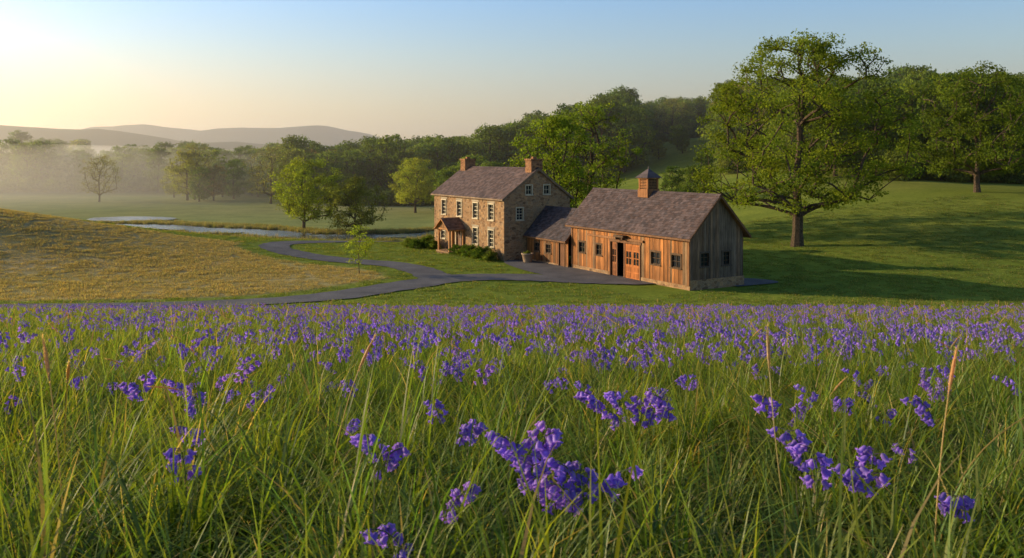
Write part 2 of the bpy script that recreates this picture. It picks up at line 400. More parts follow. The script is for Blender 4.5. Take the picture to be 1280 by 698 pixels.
# ------------------------------------------------------------------ bluebells
def bell(mb,p,d,L,R,n,rings,colr):
    d=Vector(d).normalized(); a=d.orthogonal().normalized(); b=d.cross(a); i=len(mb.v)
    prof=[(0,.25),(.15,.75),(.45,.9),(.75,1.0),(.95,1.55),(.86,2.0)] if rings>3 else [(0,.4),(.5,1.0),(1,1.7)]
    for j,(t,r) in enumerate(prof):
        last=j>=len(prof)-2 and rings>3
        for k in range(n):
            th_=2*math.pi*k/n; rr=r*R; tt=t
            if last:
                if k%2==1: rr*=.72; tt=t-.12
            q=Vector(p)+d*tt*L+a*math.cos(th_)*rr+b*math.sin(th_)*rr
            mb.v.append(tuple(q)); s=.78+.42*t; mb.c.append((colr[0]*s,colr[1]*s,colr[2]*s))
    for j in range(len(prof)-1):
        for k in range(n): mb.f.append((i+j*n+k,i+j*n+(k+1)%n,i+(j+1)*n+(k+1)%n,i+(j+1)*n+k)); mb.m.append(1)
def bluebell(name,h,nbell,hi=True,link=False,bs=1.0):
    mb=MB(); ph=random.uniform(0,6.283); dx,dy=math.cos(ph),math.sin(ph); st=(.11,.18,.04)
    P=[]; K=12 if hi else 6
    for k in range(K+1):
        t=k/K; u=max(0,(t-.66)/.34)
        off=.03*t+.075*u**1.8; z=h*t if t<.66 else h*(.66+.34*(u-.40*u*u)*.95)
        P.append(Vector((dx*off,dy*off,z)))
    sw=.0032 if hi else .005
    for k in range(K): mb.tube(P[k],P[k+1],sw*(1-.5*k/K),sw*(1-.5*(k+1)/K),5 if hi else 3,st,0)
    for j in range(nbell):
        t=.70+.30*(j+.3)/nbell; f=t*K; i0=min(int(f),K-1); q=P[i0].lerp(P[i0+1],f-i0)
        an=ph+random.uniform(-2.2,2.2); l=random.uniform(.014,.032)
        e=q+Vector((math.cos(an)*l,math.sin(an)*l,.006)); mb.tube(q,e,.0012 if hi else .002,.001,3,(.16,.10,.3),0)
        dd=Vector((math.cos(an)*.6,math.sin(an)*.6,-random.uniform(.4,1.1)))
        v=random.uniform(.8,1.25); cl=(.36*v,.22*v,.80*v)
        bell(mb,e,dd,random.uniform(.023,.030)*(bs if hi else 1.2),random.uniform(.0072,.0088)*(bs if hi else 1.35),12 if hi else 5,5 if hi else 2,cl)
    return mb.obj(name,[M_grass,M_petal],link=link,smooth=True)
bn=[bluebell('bn%d'%i,random.uniform(.46,.56),random.randint(8,14)) for i in range(6)]
bf=[bluebell('bf%d'%i,random.uniform(.46,.56),9,False) for i in range(5)]
hero=[(2.72,.02,1.12),(2.80,.05,1.1),(2.66,.075,1.05),(2.74,-.03,1.14),(2.62,.16,1.0),(2.55,.20,.95),(2.5,.25,.96),(2.58,.12,.98),(2.6,.23,1.0),(3.1,-.49,1.08),(3.05,-.46,1.0),(3.5,-.27,1.1),(4.1,.48,1.15),(4.2,.53,1.1),(4.0,.735,1.1),(3.9,.62,.98),(3.9,.58,1.02),(2.75,.965,1.0),(2.72,1.13,1.02),(2.74,1.16,1.0),(2.78,1.0,1.07),(4.0,1.2,1.12),(2.2,-.24,.88),(2.45,-.21,.92),(3.8,1.93,1.05),(2.6,1.32,.95),(3.6,-1.3,1.0),(4.4,-1.6,1.05),(2.9,-1.1,.95),(5.2,-2.2,1.1),(5.0,-1.9,1.05),(4.9,2.5,1.08),(4.6,1.75,1.05),(4.7,-2.1,1.1)]
hx=np.array([h[1] for h in hero]); hy=np.array([h[0] for h in hero]); hz=np.array([h[2] for h in hero])
scatter('bluebell_flowers.003',onground(hx,hy),rots(len(hx),.06),hz*1.04,rng.integers(0,6,len(hx)),[bluebell('bh%d'%i,random.uniform(.5,.56),random.randint(12,16),bs=1.18) for i in range(6)])
def thin(x,y,s,p):
    w=vnoise(x,y,s,4); k=rng.uniform(0,1,len(x))<np.clip((w-.12)*p,0.18,1); return x[k],y[k]
x,y=field_pts(3.2,9,9,2); k=rng.uniform(0,1,len(x))<ss(2.0,8.5,y)*.85+.05; x,y=thin(x[k],y[k],1.0,1.5); inst('bluebell_flowers',x,y,bn,.9,1.25,.09)
x,y=field_pts(9,20,8.5,3); x,y=thin(x,y,2.5,1.7); inst('bluebell_flowers.001',x,y,bf,.88,1.2,.09)
x,y=field_pts(20,43,4.6,3); x,y=thin(x,y,5,1.9); inst('bluebell_flowers.002',x,y,bf,.88,1.2,.09)
# seed-head stalks
def stalk(name,h,lean):
    mb=MB(); ph=random.uniform(0,6.283); dx,dy=math.cos(ph),math.sin(ph); K=16; P=[]
    for k in range(K+1):
        t=k/K; P.append(Vector((dx*lean*h*t**2.6,dy*lean*h*t**2.6,h*(t-.25*lean*t**3.5))))
    for k in range(K):
        t=k/K
        if t<.85: mb.tube(P[k],P[k+1],.0022,.0018,4,(.42,.35,.15))
    n0=int(K*.86)
    for k in range(n0,K):
        r=lambda kk:.006*math.sin(math.pi*min(1,max(.08,(kk-n0+.25)/(K-n0+.3))))
        mb.tube(P[k],P[k+1],r(k),r(k+1),6,(.55,.38,.2))
        d=(P[k+1]-P[k])
        for _ in range(60):
            q=P[k]+d*random.random(); a=Vector((random.gauss(0,1),random.gauss(0,1),random.gauss(0,1))).normalized()
            e=q+a*.010+d.normalized()*.012; s=a.cross(d).normalized()*.0011
            mb.face([q-s,q+s,e],(.75,.56,.32))
    return mb.obj(name,[M_grass],link=False)
sk=[stalk('sk%d'%i,random.uniform(.66,.88),random.uniform(.08,.7)) for i in range(9)]
x,y=field_pts(3.0,30,1.6,2)
inst('seed_head_grass',x,y,sk,.7,1.02,.10)
hx=np.array([-1.35,-.72,-1.9,.92,1.62,1.35,1.18,7.5,1.6,-6.0,12.]); hy=np.array([2.6,3.3,3.6,2.75,2.9,2.7,2.4,20,19,17,21.])
inst('seed_head_grass.001',hx,hy,sk,1.0,1.15,.08)
# ------------------------------------------------------------------ trees
def tree_mesh(name,seed,Ht,W,cb,nc,nl,cr,ls,col,bush=False,top=.42,trunk=.045,sparse=1.0,link=True):
    R=np.random.default_rng(seed); mb=MB()
    f=[R.uniform(0,6.28) for _ in range(4)]
    C=[]
    tries=0
    while len(C)<nc and tries<nc*30:
        tries+=1
        t=R.uniform(0,1); a=R.uniform(0,6.283)
        e=1-((t-top)/(1.0-top+.04))**2 if t>top else 1-((top-t)/(top+.12))**2
        r=W/2*math.sqrt(max(e,0))*(1+.17*math.sin(3*a+f[0]+2.5*t)+.12*math.sin(5*a+f[1]-5*t)+.10*math.sin(9*t+f[2]+a))
        rr=r*R.uniform(0,1)**.42
        p=np.array([rr*math.cos(a),rr*math.sin(a),cb+(Ht-cb)*t*.97])
        if all(np.sum((p-q)**2)>(cr*.75)**2 for q in C[-60:]): C.append(p)
    C=np.array(C)
    lean=np.array([R.normal(0,.02),R.normal(0,.02)])
    nodes=[]; par=[]
    nt=9; zt=cb+(Ht-cb)*.55
    for k in range(nt+1):
        z=zt*k/nt; nodes.append(np.array([lean[0]*z+.12*math.sin(z*.7+f[0])*z/Ht*3,lean[1]*z+.12*math.cos(z*.6+f[1])*z/Ht*3,z])); par.append(k-1)
    order=np.argsort(np.hypot(C[:,0],C[:,1])+.25*C[:,2])
    ends=[]
    for ci in order:
        c=C[ci]; A=np.array(nodes); d=c-A; dist=np.linalg.norm(d,axis=1); 
        pen=np.where(A[:,2]>c[2]-.15*dist,dist*1.5+1,0)+np.where(A[:,2]<cb*.62,50,0)
        j=int(np.argmin(dist+pen)); P0=A[j]; L=dist[j]; n=max(1,int(L/1.1)); pj=j
        for k in range(1,n+1):
            t=k/n; q=P0+(c-P0)*t; q=q+np.array([R.normal(0,.07),R.normal(0,.07),.1*L*math.sin(math.pi*t)*.6]) if k<n else c
            nodes.append(q); par.append(pj); pj=len(nodes)-1
        ends.append(pj)
    N=len(nodes); r=np.zeros(N); r0=.022*Ht/15+.006; e=2.35
    for e_ in ends: r[e_]+=r0**e
    for i in range(N-1,0,-1):
        if r[i]==0: r[i]=r0**e
        r[par[i]]+=r[i]
    r=r**(1/e); r=r/r[0]*trunk*Ht*.5
    r=np.maximum(r,.012); r[0]*=1.35
    for i in range(1,N):
        p=par[i]; rr=min(r[p],r[i]*1.25) if i>nt else r[p]
        mb.tube(nodes[p],nodes[i],rr,r[i],8 if r[i]>.12 else (5 if r[i]>.04 else 3),(1,1,1),0)
    sz=R.uniform(.6,1.35,len(C)); tone=R.uniform(.72,1.28,len(C)); yel=R.uniform(0,1,len(C))
    cnt=np.maximum(2,(nl*sz**2*R.uniform(.6,1.2,len(C))*sparse).astype(int)); idx=np.repeat(np.arange(len(C)),cnt); n=len(idx)
    g3=R.normal(0,1,(n,3)); g3/=np.linalg.norm(g3,axis=1)[:,None]; rad=cr*sz[idx]*R.uniform(0,1,n)**.5*R.choice([1,1,1,1.35],n)
    p=C[idx]+g3*rad[:,None]*[1.15,1.15,.66]
    a=R.normal(0,1,(n,3)); a/=np.linalg.norm(a,axis=1)[:,None]; nn=g3*.7+R.normal(0,.7,(n,3))+[0,0,.3]; b=np.cross(nn,a); b/=np.linalg.norm(b,axis=1)[:,None]+1e-9
    a=np.cross(b,nn); a/=np.linalg.norm(a,axis=1)[:,None]+1e-9
    s=ls*R.uniform(.6,1.3,n)[:,None]
    V=np.stack([p+a*s,p+b*s*.55,p-a*s*.9,p-b*s*.6],1).reshape(-1,3)
    cl=np.array(col)[None]*tone[idx][:,None]*R.uniform(.8,1.2,n)[:,None]*(1+yel[idx][:,None]*np.array([.3,.12,-.1]))
    mb.quads(V,np.repeat(cl,4,axis=0),1)
    return mb.mesh(name,[M_bark,M_leaf])
def place(name,me,x,y,s=1,rz=0,dz=-.1):
    o=bpy.data.objects.new(name,me); o.location=(x,y,Hs(x,y)+dz); o.scale=(s,s,s); o.rotation_euler=(0,0,rz); COL.objects.link(o); return o
G1=(.135,.205,.038); G2=(.10,.16,.032)
place('maple_tree',tree_mesh('maple_tree',3,21.3,19.5,4.2,440,112,.92,.135,(.145,.205,.033),trunk=.05,top=.38),28.4,85)
place('oak_tree',tree_mesh('oak_tree',5,16.6,17,3.0,240,100,1.05,.18,(.095,.15,.028)),60.5,111)
t1=tree_mesh('broadleaf_tree_a',11,16.5,10.5,3,210,66,.75,.15,(.18,.25,.042),sparse=.85,top=.45)
place('ash_tree',t1,9.8,106)
t2=tree_mesh('broadleaf_tree_b',12,15,10,3,200,74,.85,.16,(.18,.25,.04),sparse=.9)
place('linden_tree',t2,4.8,100,.97)
t3=tree_mesh('broadleaf_tree_c',13,11,9.6,2.2,190,90,.8,.14,(.235,.30,.045),top=.45)
place('young_maple_tree',t3,-31.2,128)
t4=tree_mesh('broadleaf_tree_d',14,8.3,8.2,1.3,120,80,.78,.14,(.14,.175,.045),top=.4)
place('apple_tree',t4,-22.8,124)
place('young_maple_tree.001',t3,-19.5,172,1.0,2)
place('sapling_tree',tree_mesh('sapling_tree',15,4.0,2.2,1.1,44,36,.3,.075,(.25,.33,.05),trunk=.02),-12.3,68.8)
bare=tree_mesh('bare_tree',16,15,12,3,240,20,.85,.17,(.23,.23,.10),top=.5,trunk=.035)
place('budding_tree',bare,-84,226,1.0); place('budding_tree.001',bare,-58,205,.95,2.); place('budding_tree.002',bare,49,262,.9,1)
place('budding_tree.003',bare,-104,215,.8,3.)
fv=[]
for i,(hh,w,cl,sp) in enumerate([(15,11,G1,1),(16,10,G2,1),(14,11.5,(.18,.24,.048),.9),(17,9.5,(.11,.165,.036),1),(14,9,(.22,.26,.065),.75),(15,10,(.21,.185,.09),.6)]):
    me=tree_mesh('forest_tree_%d'%i,30+i,hh,w,2.0,125,42,1.1,.30,cl,top=.42,sparse=sp); fv.append(bpy.data.objects.new('forest_tree_%d'%i,me))
pts=[];sc=[];ids=[]
def band(r0,r1,y0,y1,n,s0,s1,sp=5.5,w=None,sf=None):
    c=0;t=0
    while c<n and t<n*12:
        t+=1; yy=math.sqrt(random.uniform(y0*y0,y1*y1)); xx=random.uniform(r0,r1)*yy
        if any((xx-p[0])**2+(yy-p[1])**2<sp*sp for p in pts): continue
        pts.append((xx,yy)); s=random.uniform(s0,s1); 
        if sf: s*=sf(xx/yy)
        sc.append(s); ids.append(random.choices(range(6),w or [3,3,2,3,1,1])[0]); c+=1
band(-.95,-.2,285,430,230,.8,1.15)
band(-.42,-.16,215,285,30,.55,.95)
band(-.95,-.5,520,640,80,1.2,1.7,9)
band(-.26,.135,205,290,160,.85,1.15,5.2,None,lambda r:.9+.75*max(0,r+.2))
band(.12,.27,285,345,100,.75,1.05,5)
band(.13,.2,215,240,5,.3,.45)
band(.185,.225,128,150,5,.34,.48,5,[1,3,1,3,0,0])
band(.25,.42,175,255,100,.85,1.1,5.2,[2,4,1,4,0,1])
band(.33,.42,140,180,14,.8,1.05,5.5,[2,4,1,4,0,1])
band(.42,.98,138,230,170,.88,1.15,6,[1,5,0,5,0,0])
band(-.09,-.02,150,175,5,.5,.75)
px=np.array(pts); P3=onground(px[:,0],px[:,1]); P3[:,2]-=.2
scatter('forest_trees',P3,np.stack([rng.normal(0,.03,len(px)),rng.normal(0,.03,len(px)),rng.uniform(0,6.28,len(px))],1),sc,ids,fv)
sh=[bpy.data.objects.new('us%d'%i,tree_mesh('understory_%d'%i,60+i,3.6,4.6,.2,34,34,.8,.24,(.13,.18,.045),top=.3,trunk=.02)) for i in range(3)]
up=[]
for _ in range(460):
    r=random.uniform(-.9,.9); 
    if r<-.2: yy=random.uniform(275,300)
    elif r<.12: yy=random.uniform(196,212)
    elif r<.25: yy=random.uniform(276,290)
    elif r<.42: yy=random.uniform(165,180)
    else: yy=random.uniform(132,142)
    up.append((r*yy,yy))
up=np.array(up); inst('forest_understory',up[:,0],up[:,1],sh,.6,1.3,.05)
def shrub(name,seed,h,w,col):
    return tree_mesh(name,seed,h,w,.08,46,60,.22,.06,col,top=.35,trunk=.03)
s1=shrub('shrub_a',80,1.1,1.5,(.09,.15,.035)); s2=shrub('shrub_b',81,.9,1.2,(.14,.19,.045))
HO=np.array([-.72,77.3])
for i,(lx_,ly_,s) in enumerate([(-1.0,.8,1.0),(-1.1,2.0,1.15),(-1.0,3.3,.95),(-1.2,4.5,1.1),(-1.1,5.8,1.0),(-1.3,6.9,.9),(-1.2,12.2,1.),(-1.3,13.4,1.2),(-1.2,14.6,1.1),(-2.6,13.9,.9),(-2.8,15.2,1.)]):
    q=loc(lx_,ly_,HO); place('shrub' if i==0 else 'shrub.%03d'%i,s1 if i%2 else s2,q[0],q[1],s,i*1.3,-.03)
# ------------------------------------------------------------------ buildings
GZ=-9.35
def PL(face,off):
    if face=='front': return lambda u,z,d:(off-d,u,z)
    if face=='gable': return lambda u,z,d:(u,off-d,z)
    if face=='back':  return lambda u,z,d:(off+d,u,z)
    if face=='gable2':return lambda u,z,d:(u,off+d,z)
def pbox(mb,P,u0,u1,z0,z1,d0,d1,col,m=0):
    a=P(u0,z0,d0); b=P(u1,z1,d1); lo=[min(a[i],b[i]) for i in range(3)]; hi=[max(a[i],b[i]) for i in range(3)]; mb.box(lo,hi,col,m)
def columns(us,ops):
    b=set(us)
    for o in ops: b|={o[0],o[1]}
    return sorted(b)
def wall(mb,P,u0,u1,z0,top,ops,brk=(),reveal=.22,m=0):
    B=columns([u0,u1,*brk],ops); 
    for a,b in zip(B[:-1],B[1:]):
        mid_=(a+b)/2; cuts=sorted([(o[2],o[3]) for o in ops if o[0]<mid_<o[1]]); z=z0
        for c in cuts: 
            mb.face([P(a,z,0),P(b,z,0),P(b,c[0],0),P(a,c[0],0)],m=m); z=c[1]
        mb.face([P(a,z,0),P(b,z,0),P(b,top(b),0),P(a,top(a),0)],m=m)
    for o in ops:
        a,b,c,d=o[:4]
        for q in ([(a,c),(a,d)],[(b,c),(b,d)],[(a,c),(b,c)],[(a,d),(b,d)]):
            mb.face([P(*q[0],0),P(*q[1],0),P(*q[1],-reveal),P(*q[0],-reveal)],m=m)
def boards(mb,P,u0,u1,z0,top,ops,w=.2,tone=None,th=.03):
    u=u0
    while u<u1-1e-3:
        ww=min(w*random.uniform(.8,1.2),u1-u); 
        if u1-u-ww<.06: ww=u1-u
        mid_=u+ww/2; cuts=sorted([(o[2],o[3]) for o in ops if o[0]<mid_<o[1]]); z=z0; t=top(mid_); segs=[]
        for c in cuts:
            if c[0]>z: segs.append((z,c[0]))
            z=c[1]
        segs.append((z,t)); cl=tone(); d=th+random.uniform(0,.022)
        for a,b in segs:
            i=len(mb.v)
            tl,tr=(top(u+.008),top(u+ww-.008)) if b==t else (b,b)
            V=[P(u+.008,a,0),P(u+ww-.008,a,0),P(u+ww-.008,tr,0),P(u+.008,tl,0),P(u+.008,a,d),P(u+ww-.008,a,d),P(u+ww-.008,tr,d),P(u+.008,tl,d)]
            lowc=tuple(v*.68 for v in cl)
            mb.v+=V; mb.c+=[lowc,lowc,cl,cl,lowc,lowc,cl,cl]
            for f in ((4,5,6,7),(0,1,5,4),(1,2,6,5),(2,3,7,6),(3,0,4,7)): mb.f.append(tuple(i+k for k in f)); mb.m.append(0)
        u+=ww
def window(fr,gl,P,o,cols=2,rows=2,fcol=(.6,.55,.42),depth=.12,fw=.06,casing=.09,ccol=None,sill=True):
    a,b,c,d=o[:4]; ccol=ccol or fcol
    gl.face([P(a,c,-depth),P(b,c,-depth),P(b,d,-depth),P(a,d,-depth)])
    D0,D1=-depth+.01,-depth+.05
    pbox(fr,P,a,a+fw,c,d,D0,D1,fcol); pbox(fr,P,b-fw,b,c,d,D0,D1,fcol); pbox(fr,P,a+fw,b-fw,c,c+fw,D0,D1,fcol); pbox(fr,P,a+fw,b-fw,d-fw,d,D0,D1,fcol)
    for k in range(1,cols): u=a+(b-a)*k/cols; pbox(fr,P,u-.018,u+.018,c+fw,d-fw,D0,D1-.01,fcol)
    for k in range(1,rows):
        z=c+(d-c)*k/rows; w2=.018 if not(rows==4 and k==2) else .035
        pbox(fr,P,a+fw,b-fw,z-w2,z+w2,D0,D1-.004,fcol)
    if casing:
        pbox(fr,P,a-casing,a,c,d,0.004,.065,ccol); pbox(fr,P,b,b+casing,c,d,.004,.065,ccol); pbox(fr,P,a-casing,b+casing,d,d+casing*1.2,.004,.075,ccol)
        if sill: pbox(fr,P,a-casing-.03,b+casing+.03,c-.09,c,.004,.12,ccol)
def shingles(mb,O,U,Vv,Nn,lu,lv,w=.28,h=.22,base=(.14,.115,.12)):
    O=Vector(O);U=Vector(U);Vv=Vector(Vv);Nn=Vector(Nn); nr=int(lv/h); h=lv/nr
    for j in range(nr):
        u=-random.uniform(0,w)
        while u<lu:
            ww=w*random.uniform(.7,1.3); a=max(u,0)+.004; b=min(u+ww,lu)-.004; u+=ww
            if b<=a: continue
            t=random.uniform(.62,1.38); tt=random.uniform(-.008,.012); cl=(base[0]*t+tt,base[1]*t,base[2]*t-tt*.6)
            v0=j*h-.03; v1=(j+1)*h+random.uniform(-.012,.012); l=.035+random.uniform(0,.01)
            p=[O+U*a+Vv*max(v0,0)+Nn*.008,O+U*b+Vv*max(v0,0)+Nn*.008,O+U*b+Vv*v1+Nn*l,O+U*a+Vv*v1+Nn*l,O+U*b+Vv*v1,O+U*a+Vv*v1]
            i=len(mb.v); mb.v+=[tuple(q) for q in p]; mb.c+=[cl]*6; mb.f+=[(i,i+1,i+2,i+3),(i+3,i+2,i+4,i+5)]; mb.m+=[0,0]
def gable_roof(par,name,W,y0,y1,zw,zr,ov=.35,og=.4,base=(.115,.085,.085),fasc=(.2,.10,.05),x0=0):
    xm=x0+W/2; sl=(zr-zw)/(W/2); L=math.hypot(1,sl); lv=(W/2+ov)*L; Y0=y0-og;Y1=y1+og
    mb=MB(); dk=MB()
    for s in(-1,1):
        Vv=(s/L,0,-sl/L); Nn=(s*sl/L,0,1/L); O=(xm,Y0,zr+.14)
        shingles(mb,O,(0,1,0),Vv,Nn,Y1-Y0,lv,base=base)
        e=(xm+s*(W/2+ov),zw-ov*sl)
        A=[(xm,zr+.138),(e[0],e[1]+.138),(e[0],e[1]+.0),(xm,zr+.0)]
        P0=[(a[0],Y0,a[1]) for a in A]; P1=[(a[0],Y1,a[1]) for a in A]
        i=len(dk.v); dk.v+=P0+P1; dk.c+=[fasc]*8
        for f in ((0,1,2,3),(4,5,6,7),(0,1,5,4),(1,2,6,5),(2,3,7,6)): dk.f.append(tuple(i+k for k in f)); dk.m.append(0)
        for yy,dd in((Y0,-.035),(Y1,.035)):
            B=[(xm,zr+.15),(e[0]+s*.02,e[1]+.15),(e[0]+s*.02,e[1]-.07),(xm,zr-.08)]
            i=len(dk.v); dk.v+=[(b[0],yy+dd*.1,b[1]) for b in B]+[(b[0],yy+dd,b[1]) for b in B]; dk.c+=[tuple(f*.8 for f in fasc)]*8
            for f in ((0,1,2,3),(4,5,6,7),(0,1,5,4),(1,2,6,5),(2,3,7,6)): dk.f.append(tuple(i+k for k in f)); dk.m.append(0)
    yy=Y0
    while yy<Y1:
        y2=min(yy+.3,Y1); t=random.uniform(.7,1.1); c_=tuple(b*t for b in base)
        for s in(-1,1): mb.face([(xm,yy,zr+.2),(xm,y2-.01,zr+.2),(xm+s*.16,y2-.01,zr+.2-.16*sl),(xm+s*.16,yy,zr+.2-.16*sl)],c_)
        yy=y2
    mb.obj(name+'_shingles',[M_slate],par); dk.obj(name+'_deck',[M_board],par)
def tone_barn():
    t=random.uniform(.55,1.35); r=random.random()
    c_=(.47,.185,.055) if r<.6 else ((.37,.155,.055) if r<.87 else (.30,.18,.095)); return tuple(v*t for v in c_)
def tone_grey():
    t=random.uniform(.6,1.3); c_=(.27,.165,.10) if random.random()<.6 else (.21,.15,.105); return tuple(v*t for v in c_)
# ---- barn
barn=empty('timber_barn',(C0[0],C0[1],GZ),th)
BW,BL,BH,BR=5.1,14.63,3.95,6.6
topf=lambda u:BH
topg=lambda u:BH+(BR-BH)*(1-abs(u-BW/2)/(BW/2))
opsF=[(3.15,4.15,1.5,2.4),(.9,1.9,1.5,2.4),(5.5,9.1,0.05,2.75),(10.35,11.15,1.5,2.35),(12.7,13.5,1.5,2.35)]
opsG=[(1.0,1.75,1.65,2.6),(3.1,3.85,1.65,2.6)]
st=MB(); bd=MB(); fr=MB(); gl=MB(); dkk=MB()
Pf=PL('front',0); Pg=PL('gable',0); Pb=PL('back',BW); P2=PL('gable2',BL)
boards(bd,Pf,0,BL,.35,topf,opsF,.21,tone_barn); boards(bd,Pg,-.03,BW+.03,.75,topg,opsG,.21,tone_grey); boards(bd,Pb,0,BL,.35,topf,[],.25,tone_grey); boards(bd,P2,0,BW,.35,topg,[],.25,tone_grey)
wall(dkk,PL('front',.02),0.02,BL-.02,.1,topf,opsF,reveal=.15); wall(dkk,PL('gable',.02),.02,BW-.02,.1,topg,opsG,(BW/2,),reveal=.15)
pbox(st,Pf,-.06,5.4,-.5,.35,-.2,.06,(1,1,1)); pbox(st,Pf,9.2,BL,-.5,.35,-.2,.06,(1,1,1)); pbox(st,Pg,-.02,BW+.08,-.5,.75,-.2,.09,(1,1,1)); pbox(st,Pb,0,BL,-.5,.35,-.2,.06,(1,1,1))
for o in opsF:
    if o[3]<2.6: window(fr,gl,Pf,o,2,2,(.10,.06,.035),.08,.05,.11,(.13,.075,.04))
for o in opsG: window(fr,gl,Pg,o,2,3,(.10,.06,.035),.08,.05,.10,(.11,.08,.06))
pbox(fr,Pf,-.03,.17,.35,BH-.1,.056,.09,(.26,.12,.05)); pbox(fr,Pg,-.04,.17,.75,BH-.05,.058,.094,(.15,.10,.07)); pbox(fr,Pf,BL-.18,BL,.35,BH-.1,.056,.09,(.26,.12,.05))
pbox(fr,Pf,5.0,12.2,2.98,3.14,.058,.17,(.30,.14,.06)); pbox(fr,Pf,5.3,9.3,2.76,2.95,.058,.10,(.22,.105,.05))
pbox(fr,Pf,.2,BL-.2,3.42,3.52,.058,.09,(.28,.13,.055))
pbox(fr,Pf,5.38,5.5,0,2.75,.056,.11,(.3,.13,.055)); pbox(fr,Pf,9.1,9.22,0,2.75,.056,.11,(.2,.09,.04))
def leafdoor(u0,u1,col,d=.02,z1=2.72):
    pbox(fr,Pf,u0,u1,.06,1.15,d-.05,d,col)
    pbox(fr,Pf,u0,u0+.12,1.15,z1,d-.05,d,col); pbox(fr,Pf,u1-.12,u1,1.15,z1,d-.05,d,col); pbox(fr,Pf,u0+.12,u1-.12,2.15,z1,d-.05,d,col)
    um=(u0+u1)/2; pbox(fr,Pf,um-.03,um+.03,1.15,2.15,d-.04,d-.005,col); pbox(fr,Pf,u0+.12,u1-.12,1.62,1.68,d-.04,d-.008,col)
    gl.face([Pf(u0+.12,1.15,d-.045),Pf(u1-.12,1.15,d-.045),Pf(u1-.12,2.15,d-.045),Pf(u0+.12,2.15,d-.045)])
    for za in(.16,.62): pbox(fr,Pf,u0+.14,u1-.14,za,za+.36,d,d+.02,tuple(c*.75 for c in col))
    pbox(fr,Pf,u0+.12,u1-.12,2.28,2.6,d,d+.02,tuple(c*.8 for c in col))
leafdoor(5.52,6.4,(.5,.17,.045)); leafdoor(6.42,7.3,(.5,.17,.045))
pbox(fr,Pf,7.3,7.46,.05,2.75,-.04,.06,(.2,.09,.045)); pbox(fr,Pf,8.3,8.4,.05,2.75,-.05,.03,(.2,.09,.045)); leafdoor(8.42,9.08,(.32,.12,.045),-.02)
dkk.box((.9,5.3,.02),(.95,9.3,2.9)); dkk.box((.2,5.3,.0),(.9,9.3,.03))
pbox(fr,Pf,7.0,8.2,3.2,3.36,.05,.5,(.12,.07,.04)); pbox(fr,Pf,7.15,7.25,3.0,3.2,.17,.45,(.1,.06,.035)); pbox(fr,Pf,7.95,8.05,3.0,3.2,.17,.45,(.1,.06,.035))
st.obj('stone_footing',[M_stone],barn); bd.obj('board_walls',[M_board],barn); fr.obj('windows_and_trim',[M_board],barn); gl.obj('glass',[M_glass],barn); dkk.obj('interior_dark',[M_dark],barn)
gable_roof(barn,'roof',BW,0,BL,BH,BR,.4,.45)
cu=MB(); cs=MB(); cx,cy=BW/2,7.6; w=.55
cu.box((cx-w-.06,cy-w-.06,BR-.35),(cx+w+.06,cy+w+.06,BR+.32),(.32,.14,.055)); 
for sx in(-1,1):
    for sy in(-1,1): cu.box((cx+sx*(w-.06)-.06,cy+sy*(w-.06)-.06,BR+.32),(cx+sx*(w-.06)+.06,cy+sy*(w-.06)+.06,BR+1.12),(.44,.18,.06))
cu.box((cx-w+.1,cy-w+.1,BR+.32),(cx+w-.1,cy+w-.1,BR+1.1),(.04,.025,.015))
for k in range(6):
    z=BR+.38+k*.12
    cu.box((cx-w+.03,cy-w+.125,z),(cx-w+.09,cy+w-.125,z+.06),(.40,.17,.06)); cu.box((cx-w+.125,cy-w+.03,z),(cx+w-.125,cy-w+.09,z+.06),(.28,.14,.06))
cu.box((cx-w-.08,cy-w-.08,BR+1.121),(cx+w+.08,cy+w+.08,BR+1.2),(.32,.15,.06))
ap=(cx,cy,BR+1.95); q=w+.22; z=BR+1.2; co=[(cx-q,cy-q,z),(cx+q,cy-q,z),(cx+q,cy+q,z),(cx-q,cy+q,z)]
for k in range(4):
    a,b=Vector(co[k]),Vector(co[(k+1)%4]); A=Vector(ap)
    for j in range(5):
        t0,t1=j/5,(j+1)/5; t=random.uniform(.75,1.15); cs.face([a.lerp(A,t0),b.lerp(A,t0),b.lerp(A,t1),a.lerp(A,t1)],(.12*t,.095*t,.1*t))
cs.face(co,(.1,.06,.03)); cs.lathe([(.04,BR+1.9),(.06,BR+2.0),(.015,BR+2.15)],8,cx,cy,(.1,.09,.08))
cu.obj('cupola',[M_board],barn); cs.obj('cupola_roof',[M_slate],barn)
# ---- connector
con=empty('timber_connector_wing',(C0[0],C0[1],GZ),th)
CW,Y0c,Y1c=4.2,14.72,21.55; bd=MB();fr=MB();gl=MB();dkk=MB();st=MB()
Pc=PL('front',-.3); ops=[(19.3,20.1,1.0,1.75),(17.4,18.2,1.0,1.75),(15.3,16.1,.05,2.05)]
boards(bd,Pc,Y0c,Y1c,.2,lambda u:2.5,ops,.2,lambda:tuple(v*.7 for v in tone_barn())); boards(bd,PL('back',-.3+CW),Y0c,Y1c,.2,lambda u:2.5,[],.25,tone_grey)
wall(dkk,PL('front',-.28),Y0c,Y1c,0,lambda u:2.5,ops,reveal=.1)
for o in ops[:2]: window(fr,gl,Pc,o,2,2,(.10,.06,.035),.06,.045,.09,(.14,.08,.045))
pbox(fr,Pc,15.3,16.1,.05,2.05,-.06,-.02,(.17,.075,.035)); pbox(fr,Pc,15.2,15.3,0,2.12,.04,.08,(.2,.1,.05)); pbox(fr,Pc,16.1,16.2,0,2.12,.04,.08,(.2,.1,.05)); 
st.box((-.36,Y0c,-.4),(-.2,15.1,.2)); st.box((-.36,16.25,-.4),(-.2,Y1c,.2))
